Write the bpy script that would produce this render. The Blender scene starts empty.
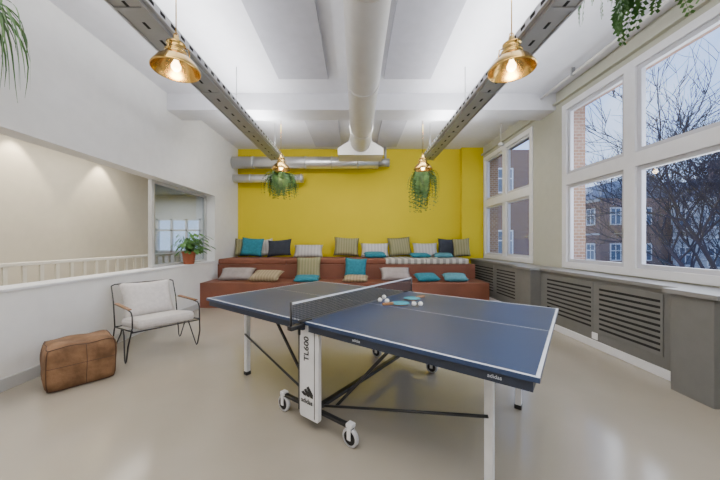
import bpy, bmesh, math, random
from mathutils import Vector, Matrix, Euler
random.seed(7)
SC = bpy.context.scene
COL = SC.collection
PI = math.pi
F = 290.0; CH = 1.295
def R(d): return math.radians(d)

# ---------------------------------------------------------------- materials
def new_mat(name):
    m = bpy.data.materials.new(name); m.use_nodes = True
    return m, m.node_tree.nodes, m.node_tree.links, m.node_tree.nodes['Principled BSDF']
def mat(name, c, rough=.5, metal=0, var=.06, scale=8, bump=0, bscale=60, spec=.5, c2=None, emit=None, es=0, coat=0):
    m, N, L, B = new_mat(name)
    B.inputs['Roughness'].default_value = rough
    B.inputs['Metallic'].default_value = metal
    B.inputs['Specular IOR Level'].default_value = spec
    B.inputs['Coat Weight'].default_value = coat
    tc = N.new('ShaderNodeTexCoord')
    no = N.new('ShaderNodeTexNoise'); no.inputs['Scale'].default_value = scale; no.inputs['Detail'].default_value = 4
    L.new(tc.outputs['Object'], no.inputs['Vector'])
    r = N.new('ShaderNodeValToRGB')
    a = [max(0, x*(1-var)) for x in c]; b = [min(1, x*(1+var)) for x in c] if c2 is None else c2
    if c2 is not None: a = c
    r.color_ramp.elements[0].position = .35; r.color_ramp.elements[1].position = .65
    r.color_ramp.elements[0].color = (*a, 1); r.color_ramp.elements[1].color = (*b, 1)
    L.new(no.outputs['Fac'], r.inputs['Fac']); L.new(r.outputs['Color'], B.inputs['Base Color'])
    if bump:
        n2 = N.new('ShaderNodeTexNoise'); n2.inputs['Scale'].default_value = bscale; n2.inputs['Detail'].default_value = 6
        L.new(tc.outputs['Object'], n2.inputs['Vector'])
        bp = N.new('ShaderNodeBump'); bp.inputs['Strength'].default_value = bump; bp.inputs['Distance'].default_value = .01
        L.new(n2.outputs['Fac'], bp.inputs['Height']); L.new(bp.outputs['Normal'], B.inputs['Normal'])
    if emit:
        B.inputs['Emission Color'].default_value = (*emit, 1); B.inputs['Emission Strength'].default_value = es
    return m
def stripe_mat(name, ca, cb, scale, axis='X', rough=.9):
    m, N, L, B = new_mat(name)
    B.inputs['Roughness'].default_value = rough
    tc = N.new('ShaderNodeTexCoord'); w = N.new('ShaderNodeTexWave'); w.bands_direction = axis
    w.inputs['Scale'].default_value = scale; w.inputs['Distortion'].default_value = .3
    L.new(tc.outputs['Object'], w.inputs['Vector'])
    r = N.new('ShaderNodeValToRGB'); r.color_ramp.elements[0].position = .4; r.color_ramp.elements[1].position = .6
    r.color_ramp.elements[0].color = (*ca, 1); r.color_ramp.elements[1].color = (*cb, 1)
    L.new(w.outputs['Fac'], r.inputs['Fac']); L.new(r.outputs['Color'], B.inputs['Base Color'])
    return m
def brick_mat(name, a, b, mortar, scale=4):
    m, N, L, B = new_mat(name); B.inputs['Roughness'].default_value = .9
    tc = N.new('ShaderNodeTexCoord')
    sx = N.new('ShaderNodeSeparateXYZ'); L.new(tc.outputs['Object'], sx.inputs[0])
    ad = N.new('ShaderNodeMath'); L.new(sx.outputs['X'], ad.inputs[0]); L.new(sx.outputs['Y'], ad.inputs[1])
    cx = N.new('ShaderNodeCombineXYZ'); L.new(ad.outputs[0], cx.inputs['X']); L.new(sx.outputs['Z'], cx.inputs['Y'])
    br = N.new('ShaderNodeTexBrick'); br.inputs['Scale'].default_value = scale
    br.inputs['Color1'].default_value = (*a, 1); br.inputs['Color2'].default_value = (*b, 1); br.inputs['Mortar'].default_value = (*mortar, 1)
    L.new(cx.outputs[0], br.inputs['Vector']); L.new(br.outputs['Color'], B.inputs['Base Color'])
    return m
def glass_mat(name, tint=(1, 1, 1), refl=.07):
    m, N, L, B = new_mat(name); N.remove(B)
    t = N.new('ShaderNodeBsdfTransparent'); t.inputs['Color'].default_value = (*tint, 1)
    g = N.new('ShaderNodeBsdfGlossy'); g.inputs['Roughness'].default_value = .02
    lw = N.new('ShaderNodeLayerWeight'); lw.inputs['Blend'].default_value = .2
    ml = N.new('ShaderNodeMath'); ml.operation = 'MULTIPLY'; ml.inputs[1].default_value = refl*3
    L.new(lw.outputs['Facing'], ml.inputs[0])
    mx = N.new('ShaderNodeMixShader'); L.new(ml.outputs[0], mx.inputs[0]); L.new(t.outputs[0], mx.inputs[1]); L.new(g.outputs[0], mx.inputs[2])
    L.new(mx.outputs[0], N['Material Output'].inputs['Surface'])
    return m
def net_mat():
    m, N, L, B = new_mat('net mesh')
    B.inputs['Base Color'].default_value = (.03, .035, .045, 1); B.inputs['Roughness'].default_value = .8
    tc = N.new('ShaderNodeTexCoord'); sx = N.new('ShaderNodeSeparateXYZ'); L.new(tc.outputs['Object'], sx.inputs[0])
    outs = []
    for ax in ('Y', 'Z'):
        a = N.new('ShaderNodeMath'); a.operation = 'MULTIPLY'; a.inputs[1].default_value = 80; L.new(sx.outputs[ax], a.inputs[0])
        b = N.new('ShaderNodeMath'); b.operation = 'FRACT'; L.new(a.outputs[0], b.inputs[0])
        c = N.new('ShaderNodeMath'); c.operation = 'LESS_THAN'; c.inputs[1].default_value = .24; L.new(b.outputs[0], c.inputs[0]); outs.append(c)
    mx = N.new('ShaderNodeMath'); mx.operation = 'MAXIMUM'; L.new(outs[0].outputs[0], mx.inputs[0]); L.new(outs[1].outputs[0], mx.inputs[1])
    L.new(mx.outputs[0], B.inputs['Alpha'])
    return m

M = dict(
 white=mat('white plaster', (.74, .735, .725), .85, bump=.05, bscale=150, var=.02),
 ceil=mat('ceiling paint', (.70, .70, .74), .85, var=.02, bump=.04),
 panel=mat('ceiling panel', (.46, .46, .51), .9, var=.03),
 greige=mat('sage wall paint', (.46, .455, .37), .85, var=.02, bump=.05, bscale=150),
 yellow=mat('yellow wall paint', (.64, .50, .003), .8, var=.012, scale=2, bump=.03, bscale=150),
 beige=mat('beige paint', (.57, .52, .42), .85, var=.02),
 cream=mat('cream paint', (.70, .66, .56), .6, var=.02),
 floor=mat('poured resin floor', (.365, .325, .262), .15, var=.05, scale=1.1, spec=.5),
 base=mat('grey skirting', (.45, .45, .44), .6, var=.02),
 winwhite=mat('white window paint', (.80, .80, .82), .4, var=.02),
 sash=mat('grey white sash paint', (.56, .56, .60), .4, var=.02),
 grey=mat('grey cabinet paint', (.165, .163, .153), .5, var=.04),
 greytop=mat('grey sill paint', (.23, .225, .212), .35, var=.04),
 slot=mat('dark slot', (.012, .012, .012), .9),
 gap=mat('panel shadow gap', (.25, .25, .27), .9),
 galv=mat('galvanised steel', (.38, .385, .39), .42, .55, var=.04, scale=6),
 galvl=mat('galvanised strut', (.62, .63, .64), .35, .5, var=.04, scale=6),
 duct=mat('painted duct', (.66, .645, .615), .45, var=.02),
 foil=mat('silver duct', (.80, .80, .80), .32, .85, var=.02, scale=3),
 brass=mat('brass', (.60, .38, .11), .20, 1, var=.08, scale=12),
 bulb=mat('lit bulb', (1, .8, .5), .4, emit=(1, .72, .38), es=14),
 tube=mat('lit tube', (1, 1, 1), .4, emit=(.95, .97, 1), es=6),
 black=mat('black steel', (.015, .015, .017), .4, var=.05),
 blue=mat('blue table top', (.025, .045, .108), .33, var=.03, scale=3, spec=.42),
 line=mat('white line', (.62, .66, .72), .5),
 navy=mat('navy apron', (.02, .028, .05), .45),
 legw=mat('white leg enamel', (.74, .74, .75), .35),
 rubber=mat('grey wheel', (.5, .5, .52), .5),
 terr=mat('terracotta boards', (.185, .062, .033), .5, var=.1, scale=3, bump=.05),
 terrpad=mat('terracotta pad', (.20, .068, .037), .85, var=.08, bump=.2, bscale=200),
 leather=mat('brown suede', (.115, .058, .026), .75, c2=(.24, .13, .064), scale=7, bump=.5, bscale=30, spec=.3),
 seam=mat('leather seam', (.07, .03, .014), .7),
 linen=mat('grey linen', (.58, .55, .53), .95, var=.06, scale=30, bump=.3, bscale=260),
 wood=mat('oak arm', (.28, .14, .06), .45, var=.2, scale=14),
 leaf=mat('fern leaf', (.03, .11, .015), .5, c2=(.11, .24, .05), scale=9),
 leafd=mat('dark fern leaf', (.022, .08, .016), .55, c2=(.085, .19, .04), scale=9),
 pot=mat('terracotta pot', (.45, .13, .06), .8),
 potd=mat('dark pot', (.05, .05, .05), .6),
 teal=mat('teal fabric', (.022, .18, .235), .95, var=.12, scale=20, bump=.3, bscale=200),
 aqua=mat('pale teal fabric', (.08, .25, .30), .95, var=.12, scale=20, bump=.3, bscale=200),
 olive=stripe_mat('olive weave', (.21, .20, .10), (.28, .26, .14), 5),
 char=mat('charcoal fabric', (.035, .04, .055), .95, var=.15, bump=.3, bscale=200),
 lgrey=stripe_mat('light grey stripe', (.42, .40, .38), (.52, .50, .47), 4),
 mauve=mat('mauve grey fabric', (.33, .285, .265), .95, var=.1, bump=.3, bscale=200),
 tan=stripe_mat('tan weave', (.36, .28, .17), (.27, .21, .12), 5, 'X'),
 padst=stripe_mat('striped pad', (.56, .53, .47), (.28, .26, .23), 2.2),
 brick=brick_mat('brick', (.24, .13, .09), (.30, .18, .13), (.36, .32, .29), 5),
 brickf=brick_mat('far brick', (.23, .12, .095), (.28, .16, .125), (.34, .29, .27), 3),
 stone=mat('pale render', (.50, .50, .53), .9, var=.08, scale=2),
 roof=mat('slate roof', (.18, .18, .22), .8),
 dglass=mat('dark house glass', (.15, .18, .24), .1),
 bark=mat('bark', (.065, .048, .06), .9),
 ground=mat('street ground', (.18, .18, .17), .9, c2=(.14, .17, .10), scale=.3),
 hedge=mat('hedge', (.06, .10, .05), .9, c2=(.11, .14, .08), scale=3),
 pteal=mat('teal rubber', (.02, .28, .38), .5),
 pred=mat('dark rubber', (.03, .03, .04), .5),
 ball=mat('white ball', (.85, .85, .83), .4),
 rgrey=mat('blue grey ceiling', (.20, .24, .29), .8),
 glass=glass_mat('window glass'),
 glassd=glass_mat('inner glass', (.70, .75, .79), .14),
 net=net_mat(),
)

# ---------------------------------------------------------------- mesh builder
class MB:
    def __init__(s): s.bm = bmesh.new(); s.mi = 0; s.M = Matrix.Identity(4)
    def v(s, p): return s.bm.verts.new(s.M @ Vector(p))
    def f(s, vs, sm=False):
        try: fa = s.bm.faces.new(vs)
        except ValueError: return None
        fa.material_index = s.mi; fa.smooth = sm; return fa
    def box(s, x0, x1, y0, y1, z0, z1, b=0):
        if b:
            t = bmesh.new(); bmesh.ops.create_cube(t, size=1)
            for q in t.verts: q.co = Vector(((x0+x1)/2+q.co.x*(x1-x0), (y0+y1)/2+q.co.y*(y1-y0), (z0+z1)/2+q.co.z*(z1-z0)))
            bmesh.ops.bevel(t, geom=t.edges[:], offset=b, segments=2, affect='EDGES', profile=.5)
            mp = {q: s.v(q.co) for q in t.verts}
            for fa in t.faces: s.f([mp[q] for q in fa.verts])
            t.free(); return s
        c = [s.v((x, y, z)) for x in (x0, x1) for y in (y0, y1) for z in (z0, z1)]
        for q in ((0,1,3,2), (4,6,7,5), (0,4,5,1), (2,3,7,6), (0,2,6,4), (1,5,7,3)): s.f([c[i] for i in q])
        return s
    def tube(s, pts, r, seg=8, cap=True, closed=False):
        pts = [Vector(p) for p in pts]; n = len(pts)
        rs = r if isinstance(r, (list, tuple)) else [r]*n
        rings = []; prev = None
        for i, p in enumerate(pts):
            if closed: d = pts[(i+1) % n]-pts[i-1]
            else: d = pts[min(i+1, n-1)]-pts[max(i-1, 0)]
            d = d.normalized() if d.length > 1e-9 else Vector((0, 0, 1))
            if prev is None:
                a = Vector((0, 0, 1)) if abs(d.z) < .9 else Vector((1, 0, 0))
                x = d.cross(a).normalized()
            else:
                x = prev-d*prev.dot(d)
                x = x.normalized() if x.length > 1e-6 else d.orthogonal().normalized()
            prev = x; y = d.cross(x)
            rings.append([s.v(p+(x*math.cos(2*PI*k/seg)+y*math.sin(2*PI*k/seg))*rs[i]) for k in range(seg)])
        for i in range(n if closed else n-1):
            a = rings[i]; b = rings[(i+1) % n]
            for k in range(seg): s.f([a[k], a[(k+1) % seg], b[(k+1) % seg], b[k]], True)
        if cap and not closed: s.f(rings[0][::-1]); s.f(rings[-1])
        return s
    def lathe(s, prof, seg=24, axis='Z', c=(0, 0, 0)):
        c = Vector(c); rings = []
        for r, h in prof:
            ring = []
            for k in range(seg):
                a = 2*PI*k/seg; x, y = r*math.cos(a), r*math.sin(a)
                p = (x, y, h) if axis == 'Z' else ((h, x, y) if axis == 'X' else (x, h, y))
                ring.append(s.v(c+Vector(p)))
            rings.append(ring)
        for a, b in zip(rings, rings[1:]):
            for k in range(seg): s.f([a[k], a[(k+1) % seg], b[(k+1) % seg], b[k]], True)
        return s
    def prism(s, poly, y0, y1):
        a = [s.v((x, y0, z)) for x, z in poly]; b = [s.v((x, y1, z)) for x, z in poly]
        s.f(a); s.f(b[::-1]); n = len(poly)
        for i in range(n): s.f([a[i], b[i], b[(i+1) % n], a[(i+1) % n]])
        return s
    def bar(s, p, q, w, h=None):
        h = h or w; p = Vector(p); q = Vector(q); d = (q-p).normalized()
        a = Vector((0, 0, 1)) if abs(d.z) < .95 else Vector((0, 1, 0))
        x = d.cross(a).normalized()*w/2; y = d.cross(x).normalized()*h/2
        A = [s.v(p+i*x+j*y) for i, j in ((-1,-1), (1,-1), (1,1), (-1,1))]; B = [s.v(q+i*x+j*y) for i, j in ((-1,-1), (1,-1), (1,1), (-1,1))]
        s.f(A[::-1]); s.f(B)
        for k in range(4): s.f([A[k], A[(k+1) % 4], B[(k+1) % 4], B[k]])
        return s
    def build(s, name, mats, parent=None, loc=(0, 0, 0), rot=None):
        bmesh.ops.recalc_face_normals(s.bm, faces=s.bm.faces[:])
        me = bpy.data.meshes.new(name); s.bm.to_mesh(me); s.bm.free()
        for m in (mats if isinstance(mats, (list, tuple)) else [mats]): me.materials.append(M[m])
        o = bpy.data.objects.new(name, me); COL.objects.link(o); o.location = loc
        if rot: o.rotation_euler = rot
        if parent: o.parent = parent
        return o
def tag(o, label, cat, group=None, kind=None):
    o['label'] = label; o['category'] = cat
    if group: o['group'] = group
    if kind: o['kind'] = kind
    return o
def thing(name, label, cat, loc=(0, 0, 0), rz=0, group=None):
    o = bpy.data.objects.new(name, None); o.empty_display_size = .1; COL.objects.link(o)
    o.location = loc; o.rotation_euler = (0, 0, rz)
    return tag(o, label, cat, group)
def struct(o, label, cat): return tag(o, label, cat, None, 'structure')
def copy_tree(o, parent=None):
    c = o.copy(); COL.objects.link(c)
    if parent: c.parent = parent
    for ch in list(o.children): copy_tree(ch, c)
    return c
def text(body, size, m, parent, mtx, name='lettering', bold=0):
    cu = bpy.data.curves.new('t', 'FONT'); cu.body = body; cu.size = size; cu.align_x = 'CENTER'; cu.align_y = 'CENTER'; cu.extrude = .0006; cu.offset = bold
    t = bpy.data.objects.new('t', cu); COL.objects.link(t)
    dg = bpy.context.evaluated_depsgraph_get(); me = bpy.data.meshes.new_from_object(t.evaluated_get(dg))
    bpy.data.objects.remove(t); me.materials.clear(); me.materials.append(M[m])
    o = bpy.data.objects.new(name, me); COL.objects.link(o); o.parent = parent; o.matrix_local = mtx
    return o

# ---------------------------------------------------------------- room shell
XL, XR, YB, YF, ZC = -3.07, 3.25, 7.54, -1.6, 3.71
struct(MB().box(-3.29, XR+.35, YF, YB+.2, -.2, 0).build('floor', 'floor'), 'glossy beige grey poured resin floor', 'floor')
m = MB().box(-3.29, XR+.35, YF, YB+.2, ZC, ZC+.2); struct(m.build('ceiling', 'ceil'), 'white plaster ceiling', 'ceiling')
m = MB()
m.box(XL-.22, XL, YF, YB, 0, .86); m.box(XL-.22, XL, YF, YB, 2.296, ZC); m.box(XL-.22, XL, YF, .4, .86, 2.296); m.box(XL-.22, XL, 6.31, YB, .86, 2.296)
struct(m.build('wall_left', 'white'), 'white left wall with a long inner opening', 'wall')
struct(MB().box(-3.29, XR+.35, YB, YB+.2, 0, ZC).build('wall_back', 'yellow'), 'bright yellow end wall', 'wall')
struct(MB().box(2.70, XR, YB-.14, YB, 0, ZC).build('trim_1', 'yellow'), 'yellow pilaster at the right end of the yellow wall', 'pilaster')
struct(MB().box(-3.29, XR+.35, YF-.2, YF, 0, ZC).build('wall_front', 'white'), 'white wall behind the viewer', 'wall')
WZ0, WZ1 = .90, 3.42
m = MB()
for mi, xa, xb in ((0, XR, XR+.09), (1, XR+.09, XR+.35)):
    m.mi = mi
    m.box(xa, xb, YF, YB, 0, WZ0); m.box(xa, xb, YF, YB, WZ1, ZC)
    m.box(xa, xb, YF, .9, WZ0, WZ1); m.box(xa, xb, 4.55, 5.32, WZ0, WZ1); m.box(xa, xb, 7.34, YB, WZ0, WZ1)
struct(m.build('wall_right', ['greige', 'brick']), 'sage grey window wall on the right', 'wall')
struct(MB().box(XL, XR, 4.71, 5.12, 3.44, ZC).build('trim_2', 'ceil'), 'white beam crossing the ceiling', 'ceiling beam')
for n, (x0, x1, y0, y1) in enumerate(((-1.12, -.40, 1.0, 4.2), (.40, 1.08, 1.0, 4.2), (-1.0, -.35, 5.35, 7.2), (.5, 1.0, 5.35, 7.2))):
    m = MB(); m.box(x0, x1, y0, y1, ZC-.06, ZC-.02, .004); m.mi = 1; m.box(x0+.03, x1-.03, y0+.03, y1-.03, ZC-.02, ZC)
    struct(m.build('trim_%d' % (3+n), ['panel', 'gap']), 'flat grey panel on the ceiling', 'ceiling panel')
struct(MB().box(XL, XL+.018, YF, 5.66, 0, .11, .004).build('baseboard_left', 'base'), 'pale grey skirting along the left wall', 'baseboard')
struct(MB().box(XL-.25, XL+.02, .4, 6.31, .86, .885, .004).build('trim_20', 'winwhite'), 'white sill board of the opening in the left wall', 'sill')
struct(MB().box(XR-.06, XR, YF, YB-.14, 3.50, 3.53).build('trim_21', 'greige'), 'slim picture rail high on the window wall', 'moulding')

# ---------------------------------------------------------------- windows
def window(name, label, cols, z0, z1, zt0, zt1):
    root = bpy.data.objects.new(name, None); COL.objects.link(root); root.location = (XR, (cols[0][0]+cols[-1][1])/2, z0)
    struct(root, label, 'window'); oy = root.location.y
    ya, yb = cols[0][0]-.09, cols[-1][1]+.09
    m = MB(); x0, x1 = -.02, .09; H = z1-z0
    m.box(x0, x1, ya-oy, yb-oy, 0, .09); m.box(x0, x1, ya-oy, yb-oy, H-.09, H)
    m.box(x0, x1, ya-oy, ya+.09-oy, .09, H-.09); m.box(x0, x1, yb-.09-oy, yb-oy, .09, H-.09)
    for a, b in zip(cols, cols[1:]): m.box(x0, x1, a[1]-oy, b[0]-oy, .09, H-.09)
    for a, b in cols: m.box(x0, x1, a-oy, b-oy, zt0-z0, zt1-z0)
    m.build('frame', 'winwhite', root)
    for a, b in cols:
        for k, (c, d) in enumerate(((z0+.09, zt0), (zt1, z1-.09))):
            w = .05; c -= z0; d -= z0; A, B = a-oy, b-oy
            q = MB(); q.box(.01, .06, A, B, c, c+w); q.box(.01, .06, A, B, d-w, d); q.box(.01, .06, A, A+w, c+w, d-w); q.box(.01, .06, B-w, B, c+w, d-w)
            s = q.build('sash', 'sash', root)
            MB().box(.03, .036, A+w, B-w, c+w, d-w).build('pane', 'glass', s)
            if k == 0:
                h = MB(); yy = A+.025; h.box(-.01, .012, yy-.012, yy+.012, c+.35, c+.47, .003); h.bar((-.02, yy, c+.41), (-.02, yy+.10, c+.41), .014)
                h.build('handle', 'galv', s)
    return root
window('window_1', 'large white framed window nearest on the right wall', [(.99, 1.95), (2.12, 3.36), (3.50, 4.46)], WZ0, WZ1, 2.17, 2.33)
window('window_2', 'smaller white framed window in the far right corner', [(5.41, 6.27), (6.40, 7.25)], WZ0, WZ1, 2.17, 2.33)

# ---------------------------------------------------------------- radiator covers and sill
FX = 2.93; XW = XR-.004
def cover(label, y0, y1, grilles):
    t = thing('radiator_cover', label, 'radiator cover', (FX, y0, 0), 0, 'radiator covers under the windows')
    L = y1-y0
    MB().box(0, XW-FX, 0, L, .09, .845).build('body', 'grey', t)
    MB().box(-.012, XW-FX, 0, L, 0, .09, .004).build('plinth', 'winwhite', t)
    for a, b in grilles:
        A, B = a-y0, b-y0
        g = MB(); g.mi = 0; g.box(-.008, .0, A, B, .20, .80, .002); g.mi = 1
        n = 9; pitch = (.80-.20-.07)/n
        for k in range(n):
            z = .20+.035+k*pitch; g.box(-.0088, -.0079, A+.025, B-.025, z+.006, z+pitch*.52)
        g.build('grille', ['grey', 'slot'], t)
    return t
cover('long grey radiator cover with slotted grilles under the large near window', 2.56, 4.60, [(2.76, 3.51), (3.58, 4.46)])
cover('grey radiator cover with slotted grilles in the far corner by the seating steps', 5.06, YB-.145, [(5.15, 6.05), (6.15, 7.2)])
cover('grey radiator cover at the right edge of view in front of the pier casing', .5, 2.24, [(.8, 2.1)])
def pier(label, y0, y1):
    t = thing('pier_casing', label, 'casing', (2.77, y0, 0), 0, 'pier casings between radiator covers')
    MB().box(0, XW-2.77, 0, y1-y0, .0, .845, .004).build('body', 'grey', t)
pier('plain grey boxed casing standing forward at the right edge of view', 2.243, 2.556)
pier('plain grey boxed casing between the two windows', 4.604, 5.056)
m = MB(); m.box(2.90, XW, .5, 2.2, .847, .885); m.box(2.90, XW, 2.6, 4.57, .847, .885); m.box(2.90, XW, 5.09, YB-.15, .847, .885)
m.box(2.74, XW, 2.2, 2.6, .847, .885); m.box(2.74, XW, 4.57, 5.09, .847, .885)
tag(m.build('window_ledge', 'greytop'), 'continuous grey ledge lying over the radiator covers below the windows', 'ledge')
o = MB(); o.box(-.012, 0, -.04, .04, -.04, .04, .003); o = tag(o.build('wall_socket', 'winwhite', None, (FX-.001, 3.55, .145)), 'small white power socket low on the long radiator cover', 'socket')

# ---------------------------------------------------------------- corridor and room seen through the opening
struct(MB().box(-4.75, -4.6, -1.2, 6.64, 0, 2.9).build('wall_corridor', 'beige'), 'beige corridor wall beyond the left opening', 'wall')
m = MB(); m.box(-8, -3.29, -1.3, 10.2, -.2, 0); struct(m.build('floor_corridor', 'floor'), 'floor of the adjoining room', 'floor')
struct(MB().box(-8, -3.29, -1.3, 10.2, 2.9, 3.0).build('ceiling_corridor', 'rgrey'), 'blue grey ceiling of the adjoining room', 'ceiling')
struct(MB().box(-8, -3.29, -1.4, -1.3, 0, 2.9).build('wall_corridor_front', 'beige'), 'near end wall of the corridor', 'wall')
m = MB(); m.box(-8, -3.29, 10.0, 10.2, 0, .95); m.box(-8, -3.29, 10.0, 10.2, 2.1, 2.9); m.box(-8, -6.9, 10.0, 10.2, .95, 2.1); m.box(-5.35, -3.29, 10.0, 10.2, .95, 2.1)
struct(m.build('wall_corridor_back', 'white'), 'far end wall of the adjoining room', 'wall')
struct(MB().box(-3.29, -3.2, YB+.2, 10.0, 0, 2.9).build('wall_corridor_right', 'white'), 'side wall of the adjoining room', 'wall')
struct(MB().box(-8.1, -8, -1.3, 10.2, 0, 2.9).build('wall_corridor_left', 'white'), 'outer wall of the adjoining room', 'wall')
w3 = bpy.data.objects.new('window_reflection', None); COL.objects.link(w3); w3.location = (-6.125, 10, .95); struct(w3, 'white framed window standing in for a reflection in the glass partition', 'window')  # added window, stands in for the room's windows reflected in the glass
m = MB()
for x in (-.775, -.27, .24, .705): m.box(x, x+.07, -.02, .05, 0, 1.15)
m.box(-.775, .775, -.02, .05, 0, .06); m.box(-.775, .775, -.02, .05, 1.09, 1.15); m.box(-.775, .775, -.02, .05, .72, .78); m.build('frame', 'winwhite', w3)
MB().box(-.775, .775, .02, .025, .06, 1.09).build('pane', 'glass', w3)
gp = thing('glass_partition', 'grey framed glass partition filling the far end of the left opening', 'glass partition', (-3.275, 5.46, .887))
m = MB(); a, b = -.85, .845; H = 2.294-.887
m.box(-.03, .03, a, a+.06, 0, H); m.box(-.03, .03, b-.06, b, 0, H); m.box(-.03, .03, a+.06, b-.06, 0, .04); m.box(-.03, .03, a+.06, b-.06, H-.05, H)
m.build('frame', 'base', gp)
MB().box(-.004, .004, a+.06, b-.06, .04, H-.05).build('pane', 'glassd', gp)
bl = thing('balustrade', 'cream slatted balustrade in the corridor behind the left opening', 'balustrade', (-3.7, 3.4, 0))
MB().box(-.035, .035, -3.2, 2.6, 1.03, 1.07, .006).build('handrail', 'cream', bl)
MB().box(-.02, .02, -3.2, 2.6, .06, .10).build('bottom_rail', 'cream', bl)
b0 = None
for k in range(32):
    y = -3.05+k*.18
    if b0 is None: b0 = MB().box(-.012, .012, -.02, .02, .10, 1.03).build('baluster', 'cream', bl, (0, y, 0))
    else:
        c = b0.copy(); COL.objects.link(c); c.location = (0, y, 0)
for y in (-3.15, 2.65): MB().box(-.03, .03, y-.03, y+.03, 0, 1.07).build('newel', 'cream', bl)

# ---------------------------------------------------------------- seating platform
sp = thing('seating_platform', 'terracotta two tier seating steps along the yellow wall', 'seating steps', (0, 5.69, 0))
MB().box(XL+.005, 2.62, 0, .73, 0, .49, .006).build('lower_tier', 'terr', sp)
MB().box(XL+.005, 2.64, .732, YB-.004-5.69, 0, .80, .006).build('upper_tier', 'terr', sp)
def pad(x0, x1, mt, label):
    w = (x1-x0)/2
    tag(MB().box(-w, w, -.43, .55, 0, .12, .028).build('bench_pad', mt, None, ((x0+x1)/2, 6.84, .802)), label, 'bench pad', 'flat bench pads on the upper tier')
pad(-3.05, -1.55, 'terrpad', 'terracotta bench pad at the left end of the upper tier')
pad(-1.545, -.2, 'terrpad', 'terracotta bench pad in the middle of the upper tier, under the olive cushion')
pad(-.195, .66, 'terrpad', 'terracotta bench pad on the upper tier beside the striped pads')
pad(.665, 1.55, 'padst', 'grey striped bench pad on the upper tier next to the terracotta one')
pad(1.555, 2.5, 'padst', 'grey striped bench pad at the right end of the upper tier')

def pillow_mesh(w, h, t, n=12):
    m = MB(); fr = []; bk = []
    for i in range(n+1):
        u = -1+2*i/n; ra = []; rb = []
        for j in range(n+1):
            v = -1+2*j/n
            x = w/2*u*(1-.09*(1-v*v)); z = h/2+h/2*v*(1-.09*(1-u*u))
            th = t/2*(max(0, (1-u**4)*(1-v**4)))**.5
            va = m.v((x, -th, z)); ra.append(va)
            rb.append(va if i in (0, n) or j in (0, n) else m.v((x, th, z)))
        fr.append(ra); bk.append(rb)
    for i in range(n):
        for j in range(n):
            m.f([fr[i][j], fr[i+1][j], fr[i+1][j+1], fr[i][j+1]], True)
            m.f([bk[i][j], bk[i][j+1], bk[i+1][j+1], bk[i+1][j]], True)
    return m
ZU = .924
cush = [
 (241.5, 7.30, ZU, .34, .48, .12, 14, 12, 0, 'olive', 'olive cushion wedged beside the left wall at the far left'),
 (250.5, 7.10, ZU, .54, .48, .15, 18, 5, 4, 'teal', 'teal cushion leaning on the upper tier near the left corner'),
 (267, 7.30, ZU, .34, .44, .12, 14, 0, -8, 'lgrey', 'pale cushion half hidden behind the charcoal one'),
 (279, 7.04, ZU, .60, .44, .15, 22, -6, -5, 'char', 'charcoal cushion leaning on the upper tier at left'),
 (308, 7.04, ZU, .72, .38, .16, 38, 4, 0, 'lgrey', 'light striped cushion slumped on the upper tier, left of the olive one'),
 (346, 7.26, ZU, .64, .50, .15, 18, 4, 3, 'olive', 'olive cushion leaning on the yellow wall near the middle'),
 (375, 7.12, ZU, .70, .38, .14, 26, 0, 0, 'lgrey', 'light grey cushion leaning on the wall right of middle'),
 (401, 7.26, ZU, .60, .50, .15, 18, 6, -4, 'olive', 'olive striped cushion between two light cushions on the upper tier'),
 (426, 7.12, ZU, .62, .38, .14, 24, 0, 0, 'lgrey', 'light cushion beside the charcoal one at the right of the upper tier'),
 (448, 7.24, ZU, .50, .46, .13, 16, -4, 3, 'char', 'dark navy grey cushion leaning at the right of the upper tier'),
 (462, 7.00, ZU, .40, .46, .13, 14, -20, -4, 'olive', 'olive gold cushion at the right end by the pilaster'),
 (376, 6.66, ZU, .54, .38, .12, 80, 4, 0, 'teal', 'teal cushion lying on the front of the upper tier'),
 (422, 6.76, ZU, .50, .30, .10, 82, 4, 0, 'teal', 'teal cushion lying flat on the striped pad'),
 (444, 6.74, ZU, .46, .30, .10, 82, -10, 0, 'aqua', 'pale teal cushion lying flat on the right striped pad'),
 (235, 6.02, .492, .72, .38, .15, 56, 6, 0, 'mauve', 'mauve grey cushion slumped on the lower tier at left'),
 (262, 5.82, .492, .66, .40, .15, 68, -8, 0, 'tan', 'tan striped cushion lying on the lower tier'),
 (308, 6.17, .492, .54, .50, .13, 14, 0, 0, 'olive', 'olive cushion leaning on the riser above a teal cushion'),
 (306, 5.74, .492, .52, .32, .11, 80, 5, 0, 'teal', 'teal cushion lying in front of the olive one on the lower tier'),
 (355, 6.18, .492, .48, .46, .13, 14, 0, 3, 'teal', 'teal cushion leaning upright on the riser, near the middle'),
 (355, 5.74, .492, .52, .32, .11, 80, -4, 0, 'tan', 'tan cushion lying in front of the upright teal one'),
 (397, 6.00, .492, .66, .38, .14, 52, 4, 0, 'mauve', 'mauve grey cushion slumped on the lower tier right of middle'),
 (430, 5.80, .492, .50, .34, .13, 76, 8, 0, 'teal', 'teal cushion lying on the lower tier beside the mauve one'),
 (457, 5.80, .492, .50, .34, .13, 76, -6, 0, 'aqua', 'pale teal cushion lying at the right end of the lower tier'),
]
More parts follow.
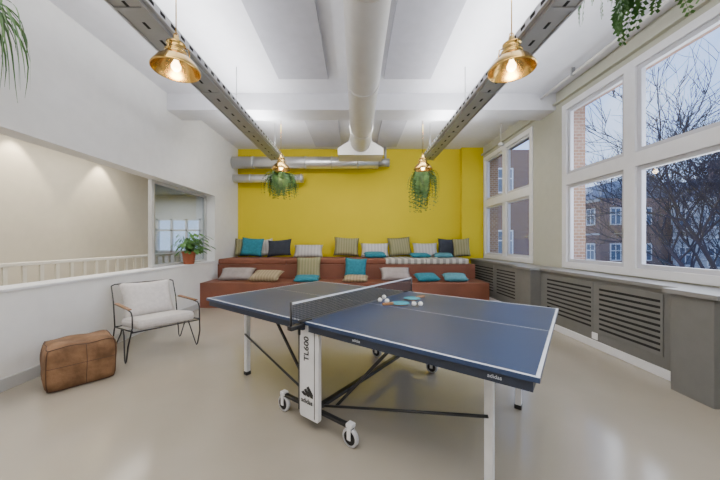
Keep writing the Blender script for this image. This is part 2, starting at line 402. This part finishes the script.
for px, Y, zb, w, h, t, tilt, yaw, roll, mt, lab in cush:
    X = (px-356)/F*Y
    o = pillow_mesh(w, h, t).build('cushion', mt)
    e = Matrix.Rotation(R(yaw), 4, 'Z') @ Matrix.Rotation(-R(tilt), 4, 'X') @ Matrix.Rotation(R(roll), 4, 'Y')
    mw = Matrix.Translation((X, Y, 0)) @ e
    lo = min((mw @ v.co).z for v in o.data.vertices)
    o.matrix_world = Matrix.Translation((X, Y, zb-lo)) @ e
    tag(o, lab, 'cushion', 'scatter cushions on the seating steps')

# ---------------------------------------------------------------- ceiling services
d = thing('air_duct', 'large round white air duct running along the ceiling', 'air duct', (.095, 1.0, 3.36))
MB().tube([(0, 0, 0), (0, 2, 0), (0, 4, 0), (0, 5.0, 0)], .205, 28).build('pipe', 'duct', d)
for y in (1.2, 2.7, 4.2): MB().tube([(0, y, 0), (0, y+.05, 0)], .212, 28).build('joint_band', 'duct', d)
for y in (1.2, 3.4): MB().tube([(0, y, .19), (0, y, ZC-3.36)], .01, 6).build('hanger', 'galv', d)
m = MB(); m.prism([(-.2, .2), (.2, .2), (.24, .02), (.47, -.12), (.47, -.26), (-.47, -.26), (-.47, -.12), (-.24, .02)], 5.0, 5.5); m.build('hood', 'duct', d)
d = thing('silver_duct', 'thick silver ventilation pipe along the yellow wall', 'air duct', (XL, 7.22, 3.27), 0, 'silver ducts on the yellow wall')
m = MB(); m.tube([(0.01, 0, 0), (2.3, 0, 0), (3.62, 0, 0)], .145, 32); m.build('pipe', 'foil', d)
for x in (.5, 1.15, 1.8, 2.45, 3.1): MB().tube([(x, 0, 0), (x+.04, 0, 0)], .155, 32).build('joint_band', 'galvl', d)
MB().tube([(3.62, 0, 0), (3.9, 0, .0)], .10, 16).build('end_piece', 'galv', d)
MB().tube([(3.8, 0, 0.05), (3.8, 0, .44)], .03, 10).build('hanger', 'galv', d)
for x in (.8, 2.1): MB().box(x, x+.03, .12, YB-7.22-.001, -.015, .015).build('wall_bracket', 'galv', d)
d = thing('silver_duct', 'thinner short silver pipe below the thick one', 'air duct', (XL, 7.28, 2.89), 0, 'silver ducts on the yellow wall')
MB().tube([(.001, 0, 0), (1.75, 0, 0)], .10, 28).build('pipe', 'foil', d)
for x in (.4, 1.1, 1.68):
    MB().tube([(x, 0, 0), (x+.04, 0, 0)], .109, 28).build('joint_band', 'galvl', d)
    MB().box(x, x+.03, .08, YB-7.28-.001, -.015, .015).build('wall_bracket', 'galv', d)

def tray(x0, x1, zt, y1, inner, label):
    t = thing('cable_tray', label, 'cable tray', ((x0+x1)/2, .3, 3.0), 0, 'galvanised trays under the ceiling')
    w = (x1-x0)/2; L = y1-.3
    m = MB(); m.box(-w, w, 0, L, 0, .006); m.box(-w, -w+.006, 0, L, .006, zt-3); m.box(w-.006, w, 0, L, .006, zt-3)
    m.box(-w, -w+.02, 0, L, -.008, 0); m.box(w-.02, w, 0, L, -.008, 0)
    k = .6
    while k < L: m.box(-w+.02, w-.02, k, k+.03, -.008, 0); k += 1.2
    m.mi = 1; k = .15
    while k < L-.1:
        m.box(-.012, .012, k, k+.07, -.0012, 0); k += .2
    m.build('channel', ['galv', 'slot'], t)
    m = MB()
    a, b = sorted((inner*(w+.001), inner*(w+.03)))
    m.box(a, b, 0, L, .025, .085); m.mi = 1; y = .1
    xx = inner*(w+.0305); c, d2 = sorted((xx, xx+inner*.001))
    while y < L-.1:
        m.box(c, d2, y, y+.06, .040, .070); y += .13
    m.build('strut_rail', ['galvl', 'slot'], t)
    for y in (1.0, 3.7, 5.6):
        MB().tube([(0, y, .006), (0, y, ZC-3.0)], .006, 6).build('hanger_rod', 'galv', t)
    lt = MB().box(-.04, .04, .1, L-.1, .006, .045).build('light_batten', 'winwhite', t)
    MB().tube([(0, .12, .063), (0, L-.12, .063)], .016, 8).build('tube', 'tube', lt)
tray(-1.77, -1.53, 3.10, 6.05, 1, 'galvanised steel tray with a strip light, hung on the left side of the ceiling')
tray(1.40, 1.61, 3.10, 6.05, -1, 'galvanised steel tray with a strip light, hung on the right side of the ceiling')
d = thing('conduit', 'thin pale conduit pipe along the top of the window wall', 'conduit', (3.0, .5, 3.62))
MB().tube([(0, 0, 0), (0, 4.2, 0)], .018, 8).build('pipe', 'duct', d)
for y in (.5, 2, 3.5): MB().box(-.025, .025, y, y+.03, -.02, .09).build('clip', 'galv', d)
d = thing('ceiling_sensor', 'small white sensor hanging on a rod near the far window', 'sensor', (2.95, 5.9, 3.55))
MB().lathe([(0, 0), (.05, .005), (.06, .03), (.04, .06), (0, .06)], 16, c=(0, 0, -.3)).build('sensor_head', 'duct', d)
MB().tube([(0, 0, -.24), (0, 0, .16)], .008, 6).build('rod', 'duct', d)

# ---------------------------------------------------------------- pendant lamps
LZ, LS = 2.59, .91; CL = (ZC-LZ)/LS
def make_lamp():
    t = thing('pendant_lamp', '', 'pendant lamp', (0, 0, 0), 0, 'brass pendant lamps')
    m = MB(); m.lathe([(.180, 0), (.185, .006), (.183, .018), (.174, .034), (.142, .080), (.112, .108), (.090, .126), (.078, .146), (.083, .152), (.083, .164), (.070, .170), (.066, .208), (.072, .213), (.072, .226), (.048, .240), (.026, .250), (.024, .285), (.0, .288)], 36)
    m.lathe([(.180, 0), (.176, .006), (.167, .030), (.137, .077), (.107, .104), (.085, .122), (.05, .14), (0, .141)], 36)
    m.build('shade', 'brass', t)
    for k in range(3):
        a = k*2*PI/3+.5
        MB().tube([(.066*math.cos(a), .066*math.sin(a), .21), (.092*math.cos(a), .092*math.sin(a), .205), (.098*math.cos(a), .098*math.sin(a), .15), (.092*math.cos(a), .092*math.sin(a), .125)], .005, 6).build('bracket', 'brass', t)
    m = MB(); m.lathe([(0, -.002), (.022, .004), (.036, .025), (.036, .045), (.022, .075), (.016, .09), (.016, .14)], 18); m.build('bulb', 'bulb', t)
    m = MB(); m.tube([(.018*math.cos(q), 0, .302+.018*math.sin(q)) for q in [i*2*PI/12 for i in range(12)]], .004, 6, closed=True); m.build('hook_ring', 'brass', t)
    m = MB(); m.tube([(0, 0, .285), (0, 0, CL-.03)], .0045, 6); m.build('cord', 'brass', t)
    m = MB(); m.lathe([(0, CL-.04), (.045, CL-.035), (.05, CL-.001)], 16); m.build('ceiling_rose', 'duct', t)
    t.scale = (LS, LS, LS)
    return t
l0 = make_lamp()
lamps = [(-1.365, 2.2, 'front left brass bell pendant lamp, large in view'), (1.18, 2.2, 'front right brass bell pendant lamp, large in view'),
         (-1.345, 5.2, 'far left small brass pendant lamp above a hanging fern'), (1.2, 5.2, 'far right small brass pendant lamp above a hanging fern')]
def point(loc, e, c, r=.04):
    l = bpy.data.lights.new('bulb_light', 'POINT'); l.energy = e; l.color = c; l.shadow_soft_size = r
    o = bpy.data.objects.new('bulb_light', l); COL.objects.link(o); o.location = loc
for k, (x, y, lab) in enumerate(lamps):
    t = l0 if k == 0 else copy_tree(l0)
    t.location = (x, y, LZ); t['label'] = lab
    point((x, y, LZ-.03), 5, (1, .76, .48))

# ---------------------------------------------------------------- hanging plants
def fern(name, label, loc, R0, drop, n, seed, mt='leaf', leafw=.012, ll=.05, strap=False, top=ZC, potr=.10, rmin=.45, dmin=.35, upk=1, droppow=2.1):
    random.seed(seed)
    t = thing(name, label, 'hanging plant', loc, 0, 'hanging plants')
    m = MB(); m.lathe([(0, -.0), (potr*.7, 0), (potr, .13), (potr*1.05, .13), (potr*1.05, .15), (potr*.9, .15), (potr*.88, .12), (0, .12)], 20); m.build('pot', 'potd', t)
    H = top-loc[2]
    m = MB()
    for k in range(3):
        a = k*2*PI/3; m.tube([(potr*math.cos(a), potr*math.sin(a), .14), (0, 0, .45)], .003, 5)
    m.tube([(0, 0, .45), (0, 0, H-.001)], .004, 5); m.build('hanger', 'potd', t)
    m = MB()
    for s in range(n):
        a = random.uniform(0, 2*PI); rr = R0*random.uniform(rmin, 1.05); dr = drop*(dmin+(1.05-dmin)*random.random()**1.5); up = random.uniform(.03, .12)*upk
        N = 9 if not strap else 10; pts = []
        for i in range(N+1):
            q = i/N; r = rr*math.sin(min(1, q*1.15)*PI/2)
            z = .14+up*4*q*(1-q)-dr*q**droppow
            w = .03*math.sin(q*7+s)
            pts.append(Vector((r*math.cos(a)-w*math.sin(a)*q, r*math.sin(a)+w*math.cos(a)*q, z)))
        side = Vector((-math.sin(a), math.cos(a), 0))
        if strap:
            prev = None
            for i, p in enumerate(pts):
                w = leafw*(1-(i/N)**3)*.9+.001
                c = (m.v(p-side*w+Vector((0, 0, w*.4))), m.v(p), m.v(p+side*w+Vector((0, 0, w*.4))))
                if prev:
                    m.f([prev[0], prev[1], c[1], c[0]], True); m.f([prev[1], prev[2], c[2], c[1]], True)
                prev = c
        else:
            prev = None
            for i, p in enumerate(pts):
                c = (m.v(p-side*.0015), m.v(p+side*.0015))
                if prev: m.f([prev[0], prev[1], c[1], c[0]])
                prev = c
                if i == 0: continue
                dv = (pts[i]-pts[i-1])
                for sub in (0, .5):
                    b = p-dv*sub; L_ = ll*(1.1-(i-sub)/N*.75)
                    for sg in (-1, 1):
                        tip = b+side*sg*L_+dv.normalized()*L_*.35+Vector((0, 0, -L_*.3*random.random()))
                        mid = (b+tip)/2; dn = dv.normalized()*leafw
                        m.f([m.v(b), m.v(mid-dn), m.v(tip), m.v(mid+dn)])
    m.build('foliage', mt, t)
    return t
fern('hanging_fern', 'bushy green fern hanging behind the far left pendant lamp', (-1.49, 5.75, 2.42), .37, .36, 150, 1, 'leafd', .012, .055, rmin=.15, dmin=.5, upk=1.2)
fern('hanging_fern', 'longer trailing green fern hanging behind the far right pendant lamp', (1.31, 5.75, 2.46), .32, .66, 190, 2, 'leafd', .012, .055, rmin=.15, dmin=.4, upk=1.4)
fern('hanging_fern', 'green fern fronds hanging into view at the top right', (2.04, 1.98, 3.06), .40, .30, 50, 3, 'leaf', .018, .085, rmin=.4, dmin=.5)
fern('hanging_spider_plant', 'long strap leaves hanging into view at the top left', (-2.66, 2.0, 2.84), .34, .60, 55, 4, 'leaf', .013, strap=True)

# plant on sill
t = thing('potted_plant', 'leafy green plant in a terracotta pot on the sill of the left opening', 'potted plant', (-3.11, 5.40, .886))
MB().lathe([(0, 0), (.085, 0), (.112, .20), (.122, .20), (.122, .235), (.106, .235), (.102, .2), (0, .2)], 24).build('pot', 'pot', t)
random.seed(12); m = MB()
for s in range(120):
    a = random.uniform(0, 2*PI); el = random.uniform(.05, 1.35); L_ = random.uniform(.18, .44)
    dirv = Vector((math.cos(a)*math.cos(el), math.sin(a)*math.cos(el), math.sin(el)))
    b = Vector((0, 0, .2)); e = b+dirv*L_
    if e.x < -.08: e.x = -.05
    m.tube([b, (b+e)/2+Vector((0, 0, .02)), e], .003, 4)
    side = Vector((-math.sin(a), math.cos(a), 0)); out = Vector((math.cos(a), math.sin(a), -.45)).normalized(); l = random.uniform(.08, .15)
    if e.x < .05: out = Vector((abs(out.x)*.3, out.y, out.z)); side = Vector((.3, .3, .2)) if abs(side.x) > .6 else side
    prof = [0, .7, 1, .75, 0]
    pr = None
    for i, w in enumerate(prof):
        p = e+out*l*i/4+Vector((0, 0, -.02*(i/4)**2)); c = [p-side*w*l*.32, p+Vector((0, 0, -.006)), p+side*w*l*.32]
        for q in c: q.x = max(q.x, -.12)
        c = [m.v(q) for q in c]
        if pr: m.f([pr[0], pr[1], c[1], c[0]], True); m.f([pr[1], pr[2], c[2], c[1]], True)
        pr = c
m.build('foliage', 'leaf', t)

# ---------------------------------------------------------------- table tennis table
TA = R(-37.2); TC = (.10, 2.55); TS = .985
T = thing('table_tennis_table', 'dark blue table tennis table on white legs and black folding undercarriage', 'ping pong table', (TC[0], TC[1], 0), TA)
T.scale = (TS, TS, 1)
for s in (-1, 1):
    m = MB(); m.mi = 0
    a, b = sorted((s*.004, s*1.37))
    m.box(a, b, -.7625, .7625, .738, .76, .002); m.mi = 1
    z0, z1 = .7602, .7607
    m.box(a, b, -.7605, -.7455, z0, z1); m.box(a, b, .7455, .7605, z0, z1); m.box(a, b, -.0015, .0015, z0, z1)
    c, d2 = sorted((s*1.354, s*1.369)); m.box(c, d2, -.7455, .7455, z0, z1)
    h = m.build('tabletop_half', ['blue', 'line'], T)
    m = MB(); c0, c1 = sorted((s*.03, s*1.345))
    m.box(c0, c1, -.745, -.715, .69, .738); m.box(c0, c1, .715, .745, .69, .738)
    e0, e1 = sorted((s*1.315, s*1.345)); m.box(e0, e1, -.715, .715, .69, .738); e0, e1 = sorted((s*.03, s*.06)); m.box(e0, e1, -.715, .715, .69, .738)
    e0, e1 = sorted((s*.60, s*.64)); m.box(e0, e1, -.715, .715, .70, .738)
    m.build('apron', 'navy', h)
    for v in (-1, 1):
        m = MB(); m.box(s*1.12-.022, s*1.12+.022, v*.48-.022, v*.48+.022, .03, .70, .004); g = m.build('leg', 'legw', T)
        m = MB(); m.box(s*1.12-.026, s*1.12+.026, v*.48-.026, v*.48+.026, 0, .035, .006); m.build('foot', 'black', g)
        MB().tube([(s*.04, v*.60, .135), (s*1.12, v*.505, .40)], .009, 8).build('folding_rod', 'black', T)
        MB().bar((s*.12, v*.56, .14), (s*.62, v*.56, .70), .014, .020).build('brace', 'black', T)
    MB().box(s*1.12-.015, s*1.12+.015, -.46, .46, .60, .64).build('leg_crossbar', 'legw', T)
for v in (-1, 1):
    m = MB(); m.box(-.35, .35, v*.66-.014, v*.66+.014, .115, .14, .003); m.build('base_bar', 'black', T)
    y0 = v*.705; m = MB()
    m.prism([(-.085, .73), (.10, .73), (.10, .10), (.09, .085), (-.075, .085), (-.085, .10)], y0-.014, y0+.014)
    p = m.build('side_panel', 'legw', T)
    yy = y0+v*.0155
    m = MB(); m.prism([(-.098, .735), (-.088, .735), (-.088, .12), (-.098, .12)], y0-.016, y0+.016); m.prism([(.060, .735), (.065, .735), (.065, .10), (.060, .10)], y0-.016, y0+.016); m.build('edge_strip', 'black', p)
    rz = Matrix.Rotation(0 if v < 0 else PI, 4, 'Z') @ Matrix.Rotation(PI/2, 4, 'X')
    text('TL600', .066, 'black', p, Matrix.Translation((-.015*(-v), yy, .56)) @ rz @ Matrix.Rotation(PI/2, 4, 'Z'), bold=.0012)
    text('adidas', .046, 'black', p, Matrix.Translation((-.012*(-v), yy, .20)) @ rz, bold=.001)
    m = MB()
    for i in range(3):
        x = -.065+i*.034; hh = .03+i*.022
        m.prism([(x+.022, .235), (x+.046, .235), (x+.046, .235+hh*.35), (x+.030-hh*.35, .235+hh), (x+.008-hh*.35, .235+hh-.014)], yy-.0008, yy+.0008)
    m.build('stripes_emblem', 'black', p)
    for s in (-1, 1):
        w = bpy.data.objects.new('wheel', None); COL.objects.link(w); w.parent = T; w.location = (s*.33, v*.66, .06)
        m = MB(); m.lathe([(.044, -.014), (.056, -.014), (.060, -.008), (.060, .008), (.056, .014), (.044, .014)], 24, 'Y'); m.build('tyre', 'rubber', w)
        m = MB(); m.lathe([(0, -.008), (.012, -.013), (.034, -.006), (.045, -.012), (.045, .012), (.034, .006), (.012, .013), (0, .008)], 20, 'Y'); m.build('hub', 'black', w)
        m = MB()
        for q in (-.020, .020): m.box(-.014, .014, q-.003, q+.003, -.01, .07)
        m.box(-.024, .024, -.023, .023, .065, .09, .004); m.build('fork', 'legw', w)
MB().box(-.02, .02, -.66, .66, .105, .135, .004).build('centre_beam', 'black', T)
for v in (-1, 1): MB().box(-.016, .016, v*.66-.016, v*.66+.016, .14, .72).build('upright', 'black', T)
text('adidas', .024, 'line', T, Matrix.Translation((.44, -.7465, .714)) @ Matrix.Rotation(PI/2, 4, 'X'))
text('adidas', .024, 'line', T, Matrix.Translation((1.20, -.7465, .714)) @ Matrix.Rotation(PI/2, 4, 'X'))
nt = thing('table_net', 'dark table tennis net with white tape clamped across the blue table', 'net', (TC[0], TC[1], .76), TA)
nt.scale = (TS, TS, 1)
MB().box(-.001, .001, -.86, .86, .004, .130).build('mesh_net', 'net', nt)
MB().box(-.003, .003, -.86, .86, .130, .143).build('tape', 'line', nt)
for v in (-1, 1):
    m = MB(); m.tube([(0, v*.87, -.03), (0, v*.87, .148)], .008, 10); m.build('post', 'black', nt)
    m = MB(); m.box(-.022, .022, min(v*.765, v*.885), max(v*.765, v*.885), -.035, -.008, .003); m.box(-.02, .02, min(v*.7, v*.80), max(v*.7, v*.80), .002, .010); m.tube([(0, v*.80, -.08), (0, v*.80, -.03)], .010, 8); m.build('clamp', 'black', nt)
def tp(px, py): h = CH-.762; return ((px-356)*h/(py-242), F*h/(py-242))
balls = [(380, 302), (387, 303), (414, 306), (420.5, 306), (384, 299)]
bl_lab = ['foremost left ball of the group beside the net', 'white ball touching the left side of the teal paddle', 'white ball just right of the paddle blade', 'rightmost white ball on the blue table', 'white ball furthest back near the net']
b0 = None
for (px, py), lab in zip(balls, bl_lab):
    x, y = tp(px, py)
    if b0 is None:
        m = MB(); bmesh.ops.create_icosphere(m.bm, subdivisions=3, radius=.02)
        for fa in m.bm.faces: fa.smooth = True
        b0 = m.build('table_tennis_ball', 'ball'); b = b0
    else: b = b0.copy(); COL.objects.link(b)
    b.location = (x, y, .781); tag(b, lab, 'ball', 'table tennis balls')
def paddle(px, py, rz, mt, label):
    x, y = tp(px, py)
    t = thing('table_tennis_paddle', label, 'paddle', (x, y, .7612), R(rz), 'table tennis paddles')
    pts = [(.075*math.cos(a)*1.04, .075*math.sin(a)) for a in [i*2*PI/28 for i in range(28)]]
    for nm, z0, z1, mm in (('blade', .002, .008, 'wood'), ('rubber', .008, .011, mt), ('rubber', 0, .002, 'pred')):
        m = MB(); a = [m.v((p, q, z0)) for p, q in pts]; b = [m.v((p, q, z1)) for p, q in pts]; m.f(a[::-1]); m.f(b)
        for i in range(28): m.f([a[i], a[(i+1) % 28], b[(i+1) % 28], b[i]])
        m.build(nm, mm, t)
    m = MB(); m.box(.062, .165, -.013, .013, .0, .022, .005); m.build('handle', 'wood', t)
paddle(400, 304, 200, 'pteal', 'teal paddle lying nearest the viewer between the balls')
paddle(412, 299.0, 35, 'pteal', 'second teal paddle lying behind the first')

# ---------------------------------------------------------------- lounge chair
c = thing('lounge_chair', 'light grey cushioned lounge chair with thin black frame and wooden arms', 'chair', (-2.40, 3.50, 0), R(52))
m = MB().box(-.29, .29, -.36, .27, 0, .11, .04); m.build('seat', 'linen', c, (0, 0, .315), (R(-7), 0, 0))
o = pillow_mesh(.56, .48, .17, 14).build('backrest', 'linen', c, (0, .20, .37), (R(-28), 0, 0))
for s in (-1, 1):
    x = s*.335; xs = s*.36
    MB().tube([(x, .30, .56), (x, -.18, .565), (x, -.31, .555), (x, -.35, .51), (x, -.355, .40), (xs, -.31, .20), (xs, -.245, .03), (xs, -.22, .008), (xs, -.19, .03), (x, -.06, .26), (x, -.02, .325)], .0075, 8).build('front_leg', 'black', c)
    MB().tube([(x, .02, .325), (x, .06, .26), (xs, .26, .03), (xs, .29, .008), (xs, .32, .03), (x, .31, .30), (x, .36, .55), (x, .46, .76)], .0075, 8).build('rear_leg', 'black', c)
    MB().tube([(x, -.355, .36), (x, .30, .29)], .0075, 8).build('side_rail', 'black', c)
    MB().box(x-.018, x+.018, -.27, .24, .57, .584, .005).build('armrest', 'wood', c)
MB().tube([(-.335, -.34, .345), (.335, -.34, .345)], .0075, 8).build('front_rail', 'black', c)
MB().tube([(-.335, .29, .295), (.335, .29, .295)], .0075, 8).build('rear_rail', 'black', c)
m = MB(); m.tube([(-.335, .46, .76), (-.30, .47, .775), (.30, .47, .775), (.335, .46, .76)], .0075, 8)
for k in range(5): m.tube([(-.22+k*.11, .47, .775), (-.22+k*.11, .29, .30)], .004, 6)
m.build('back_frame', 'black', c)

# ---------------------------------------------------------------- suede pouf
p = thing('leather_pouf', 'brown suede leather square pouf with stitched seams on the floor', 'pouf', (-2.61, 2.74, 0), R(50))
m = MB(); t = bmesh.new(); bmesh.ops.create_cube(t, size=2); bmesh.ops.subdivide_edges(t, edges=t.edges[:], cuts=9, use_grid_fill=True)
W, D, Hh = .235, .20, .195
def pf(co):
    x, y, z = co
    q = 9.0; n = (abs(x)**q+abs(y)**q+abs(z)**q)**(1/q); s = 1/n
    x, y, z = x*(.12+.88*s), y*(.12+.88*s), z*(.12+.88*s)
    bl = 1+.05*(1-z*z)
    wob = .006*math.sin(9*x+4*z)*math.cos(7*y+2)
    return Vector((x*W*bl+wob, y*D*bl, Hh+z*Hh+.006*(z > .5)*math.sin(6*x+3*y)))
mp = {q: m.v(pf(q.co)) for q in t.verts}
for fa in t.faces: m.f([mp[q] for q in fa.verts], True)
t.free(); m.build('cover', 'leather', p)
def seamline(a, b, n=24):
    return [pf(Vector(a).lerp(Vector(b), i/n)) for i in range(n+1)]
m = MB()
for z in (-1, 1):
    for a, b in (((-1,-1), (1,-1)), ((1,-1), (1,1)), ((1,1), (-1,1)), ((-1,1), (-1,-1))): m.tube(seamline((*a, z), (*b, z)), .004, 6)
for x in (-1, 1):
    for y in (-1, 1): m.tube(seamline((x, y, -1), (x, y, 1)), .004, 6)
m.tube(seamline((.1, -1, -1), (.1, -1, 1)), .0025, 6); m.tube(seamline((-1, -1, .1), (1, -1, .1)), .0025, 6)
m.build('seam_piping', 'seam', p)

# ---------------------------------------------------------------- outside
GZ = -5.0
m = MB().box(3.7, 110, -40, 110, GZ-.2, GZ); struct(m.build('ground', 'ground'), 'street and garden ground outside the windows', 'ground')
def house(label, x, y, w, d, h, mt, cols, rows, roofh, gable=True, zb=GZ):
    t = thing('house', label, 'building', (x, y, zb), 0, 'houses across the street')
    MB().box(0, d, -w/2, w/2, 0, h).build('wall', mt, t)
    m = MB()
    for r in range(1, rows): m.box(-.06, 0, -w/2, w/2, r*h/rows-.08, r*h/rows+.08)
    m.box(-.15, 0, -w/2, w/2, h-.3, h); m.build('string_course', 'stone' if mt != 'stone' else 'winwhite', t)
    if roofh:
        m = MB()
        a = [m.v((-.3, -w/2-.05, h)), m.v((-.3, w/2+.05, h)), m.v((d+.3, w/2+.05, h)), m.v((d+.3, -w/2-.05, h))]
        r0, r1 = m.v((d/2, -w/2-.05+(0 if gable else 1.5), h+roofh)), m.v((d/2, w/2+.05-(0 if gable else 1.5), h+roofh))
        m.f([a[0], a[1], r1, r0]); m.f([a[2], a[3], r0, r1]); m.f([a[0], r0, a[3]]); m.f([a[1], a[2], r1]); m.f(a)
        m.build('roof', 'roof', t)
        MB().box(d*.35, d*.35+.7, w*.3, w*.3+.9, h+.3, h+roofh+.9).build('chimney', 'brickf', t)
        dm = MB().box(.2, 2.2, -.9, .9, h+.1, h+1.6).build('dormer', 'winwhite', t)
        MB().box(.17, .2, -.6, .6, h+.4, h+1.4).build('pane', 'dglass', dm)
    f0 = p0 = None; ph = h/rows
    def spots():
        for r in range(rows):
            for k in range(cols): yield ('x', -w/2+(k+.5)*w/cols, (r+.5)*ph)
            for k in range(max(2, int(d/2.4))): yield ('y', (k+.5)*d/max(2, int(d/2.4)), (r+.5)*ph)
    for ax, q, z in spots():
        if f0 is None:
            m = MB(); W2, H2 = .55, .85
            m.box(-.05, 0, -W2, W2, -H2, -H2+.1); m.box(-.05, 0, -W2, W2, H2-.1, H2); m.box(-.05, 0, -W2, -W2+.1, -H2, H2); m.box(-.05, 0, W2-.1, W2, -H2, H2); m.box(-.045, 0, -.04, .04, -H2, H2); m.box(-.045, 0, -W2, W2, .1, .18)
            f0 = m.build('window', 'winwhite', t); p0 = MB().box(-.03, -.02, -.47, .47, -.77, .77).build('pane', 'dglass', f0); f, p = f0, p0
        else:
            f = f0.copy(); COL.objects.link(f); p = p0.copy(); COL.objects.link(p); p.parent = f
        if ax == 'x': f.location = (-.001, q, z); f.rotation_euler = (0, 0, 0)
        else: f.location = (q, -w/2-.001, z); f.rotation_euler = (0, 0, PI/2)
    return t
house('brick house seen through the left pane of the large window', 24, 33, 9, 9, 10.6, 'brickf', 4, 3, 2.4)
house('low brown wing seen through the far corner window', 5.5, 24, 9, 9, 12.5, 'brickf', 4, 3, 0)
house('pale rendered house seen beyond the bare tree', 30, 24.2, 6.5, 8, 10.0, 'stone', 3, 3, 2.8)
house('dark brick house right of the pale one beyond the tree', 30, 17.2, 6.6, 8, 9.0, 'brickf', 3, 3, 2.8)
house('second pale house at the right edge of the window view', 30, 9.8, 6.8, 8, 10.4, 'stone', 3, 3, 2.4)
house('long grey block far away behind the brick house', 48, 52, 22, 10, 14, 'stone', 8, 4, 2)
def tree(x, y, h, seed, label, r=.16, ks=(5, 5, 4, 4, 3), spr=(.3, .75), mn=.006):
    random.seed(seed)
    t = thing('bare_tree', label, 'tree', (x, y, GZ), 0, 'bare trees outside the windows')
    tr = MB(); br = MB()
    def grow(mb, p, d, L_, r, lev):
        n = 4; pts = [p]; rs = [r]; q = p.copy(); dd = d.copy()
        for i in range(n):
            dd = (dd+Vector((random.uniform(-.16, .16), random.uniform(-.16, .16), random.uniform(-.03, .12)))).normalized()
            q = q+dd*L_/n; pts.append(q.copy()); rs.append(r*(1-.5*(i+1)/n))
        mb.tube(pts, rs, 6 if lev < 2 else 4, cap=False)
        if lev >= 5: return
        k = ks[lev]
        for i in range(k):
            at = random.uniform(.4, 1); idx = min(n-1, int(at*n)); b = pts[idx].lerp(pts[idx+1], min(1, at*n-idx))
            a = random.uniform(0, 2*PI); sp_ = random.uniform(*spr)
            o = dd.orthogonal().normalized(); o = Matrix.Rotation(a, 3, dd) @ o
            nd = (dd*math.cos(sp_)+o*math.sin(sp_)).normalized()
            grow(br, b, nd, L_*random.uniform(.52, .74), max(mn, r*.46), lev+1)
    grow(tr, Vector((0, 0, 0)), Vector((0, 0, 1)), h*.42, r, 0)
    tr.build('trunk', 'bark', t); br.build('branches', 'bark', t)
tree(11.3, 8.7, 14.4, 33, 'large bare tree close outside the large window', .16, (7, 6, 5, 5, 4), (.3, .9), .007)
tree(20, 17.0, 11.5, 5, 'smaller bare tree further off in front of the brick houses', .13, (5, 4, 4, 3, 3))
tag(MB().box(-1, 1, -14, 14, 0, 1.6, .1).build('hedge', 'hedge', None, (17, 2, GZ)), 'low green hedge along the street below the houses', 'hedge')

# ---------------------------------------------------------------- lights
def area(name, loc, rot, sx, sy, e, c=(1, 1, 1)):
    l = bpy.data.lights.new(name, 'AREA'); l.shape = 'RECTANGLE'; l.size = sx; l.size_y = sy; l.energy = e; l.color = c
    o = bpy.data.objects.new(name, l); COL.objects.link(o); o.location = loc; o.rotation_euler = rot; return o
area('tray_light_left', (-1.65, 3.2, 3.14), (PI, 0, 0), .12, 5.4, 95, (.97, .98, 1))
area('tray_light_right', (1.5, 3.2, 3.14), (PI, 0, 0), .12, 5.4, 95, (.97, .98, 1))
area('rear_fill', (0, .3, 3.6), (R(14), 0, 0), 4.5, 2.2, 185, (1, .975, .94))  # soft fill added overhead, out of view, to lift the room
area('window_daylight', (3.9, 2.8, 2.2), (0, R(90), 0), 2.4, 3.4, 120, (.85, .91, 1))
area('wall_wash', (0, 5.2, 3.40), (R(35), 0, 0), 4.5, .3, 65, (1, .99, .96))
for y in (3.88, 5.2):
    l = bpy.data.lights.new('corridor_spot', 'SPOT'); l.energy = 85; l.spot_size = R(75); l.spot_blend = .4; l.color = (1, .87, .66); l.shadow_soft_size = .03
    o = bpy.data.objects.new('corridor_spot', l); COL.objects.link(o); o.location = (-4.42, y, 2.88)
area('corridor_light', (-3.9, 3, 2.85), (0, 0, 0), .6, 5, 80, (1, .95, .87))
area('adjoining_light', (-6, 8.6, 2.8), (0, 0, 0), 2, 1, 80, (1, .96, .9))
w = bpy.data.worlds.new('world'); SC.world = w; w.use_nodes = True
N, L = w.node_tree.nodes, w.node_tree.links; bg = N['Background']
tc = N.new('ShaderNodeTexCoord'); sx = N.new('ShaderNodeSeparateXYZ'); L.new(tc.outputs['Generated'], sx.inputs[0])
rp = N.new('ShaderNodeValToRGB'); rp.color_ramp.elements[0].position = 0; rp.color_ramp.elements[0].color = (.62, .76, 1, 1)
rp.color_ramp.elements[1].position = .5; rp.color_ramp.elements[1].color = (.24, .46, 1, 1); L.new(sx.outputs['Z'], rp.inputs[0])
no = N.new('ShaderNodeTexNoise'); no.inputs['Scale'].default_value = 3.5; no.inputs['Detail'].default_value = 6; L.new(tc.outputs['Generated'], no.inputs['Vector'])
r2 = N.new('ShaderNodeValToRGB'); r2.color_ramp.elements[0].position = .50; r2.color_ramp.elements[1].position = .75; L.new(no.outputs['Fac'], r2.inputs[0])
mx = N.new('ShaderNodeMix'); mx.data_type = 'RGBA'; L.new(r2.outputs[0], mx.inputs[0]); L.new(rp.outputs[0], mx.inputs[6]); mx.inputs[7].default_value = (.74, .84, 1.0, 1)
L.new(mx.outputs[2], bg.inputs['Color']); bg.inputs['Strength'].default_value = 2.2

# ---------------------------------------------------------------- camera
cd = bpy.data.cameras.new('camera'); cd.sensor_width = 36; cd.lens = F*36/720; cd.shift_x = 4/720; cd.shift_y = 2/720; cd.clip_start = .05; cd.clip_end = 300
co = bpy.data.objects.new('camera', cd); COL.objects.link(co); co.location = (0, 0, CH); co.rotation_euler = (PI/2, 0, 0)
SC.camera = co
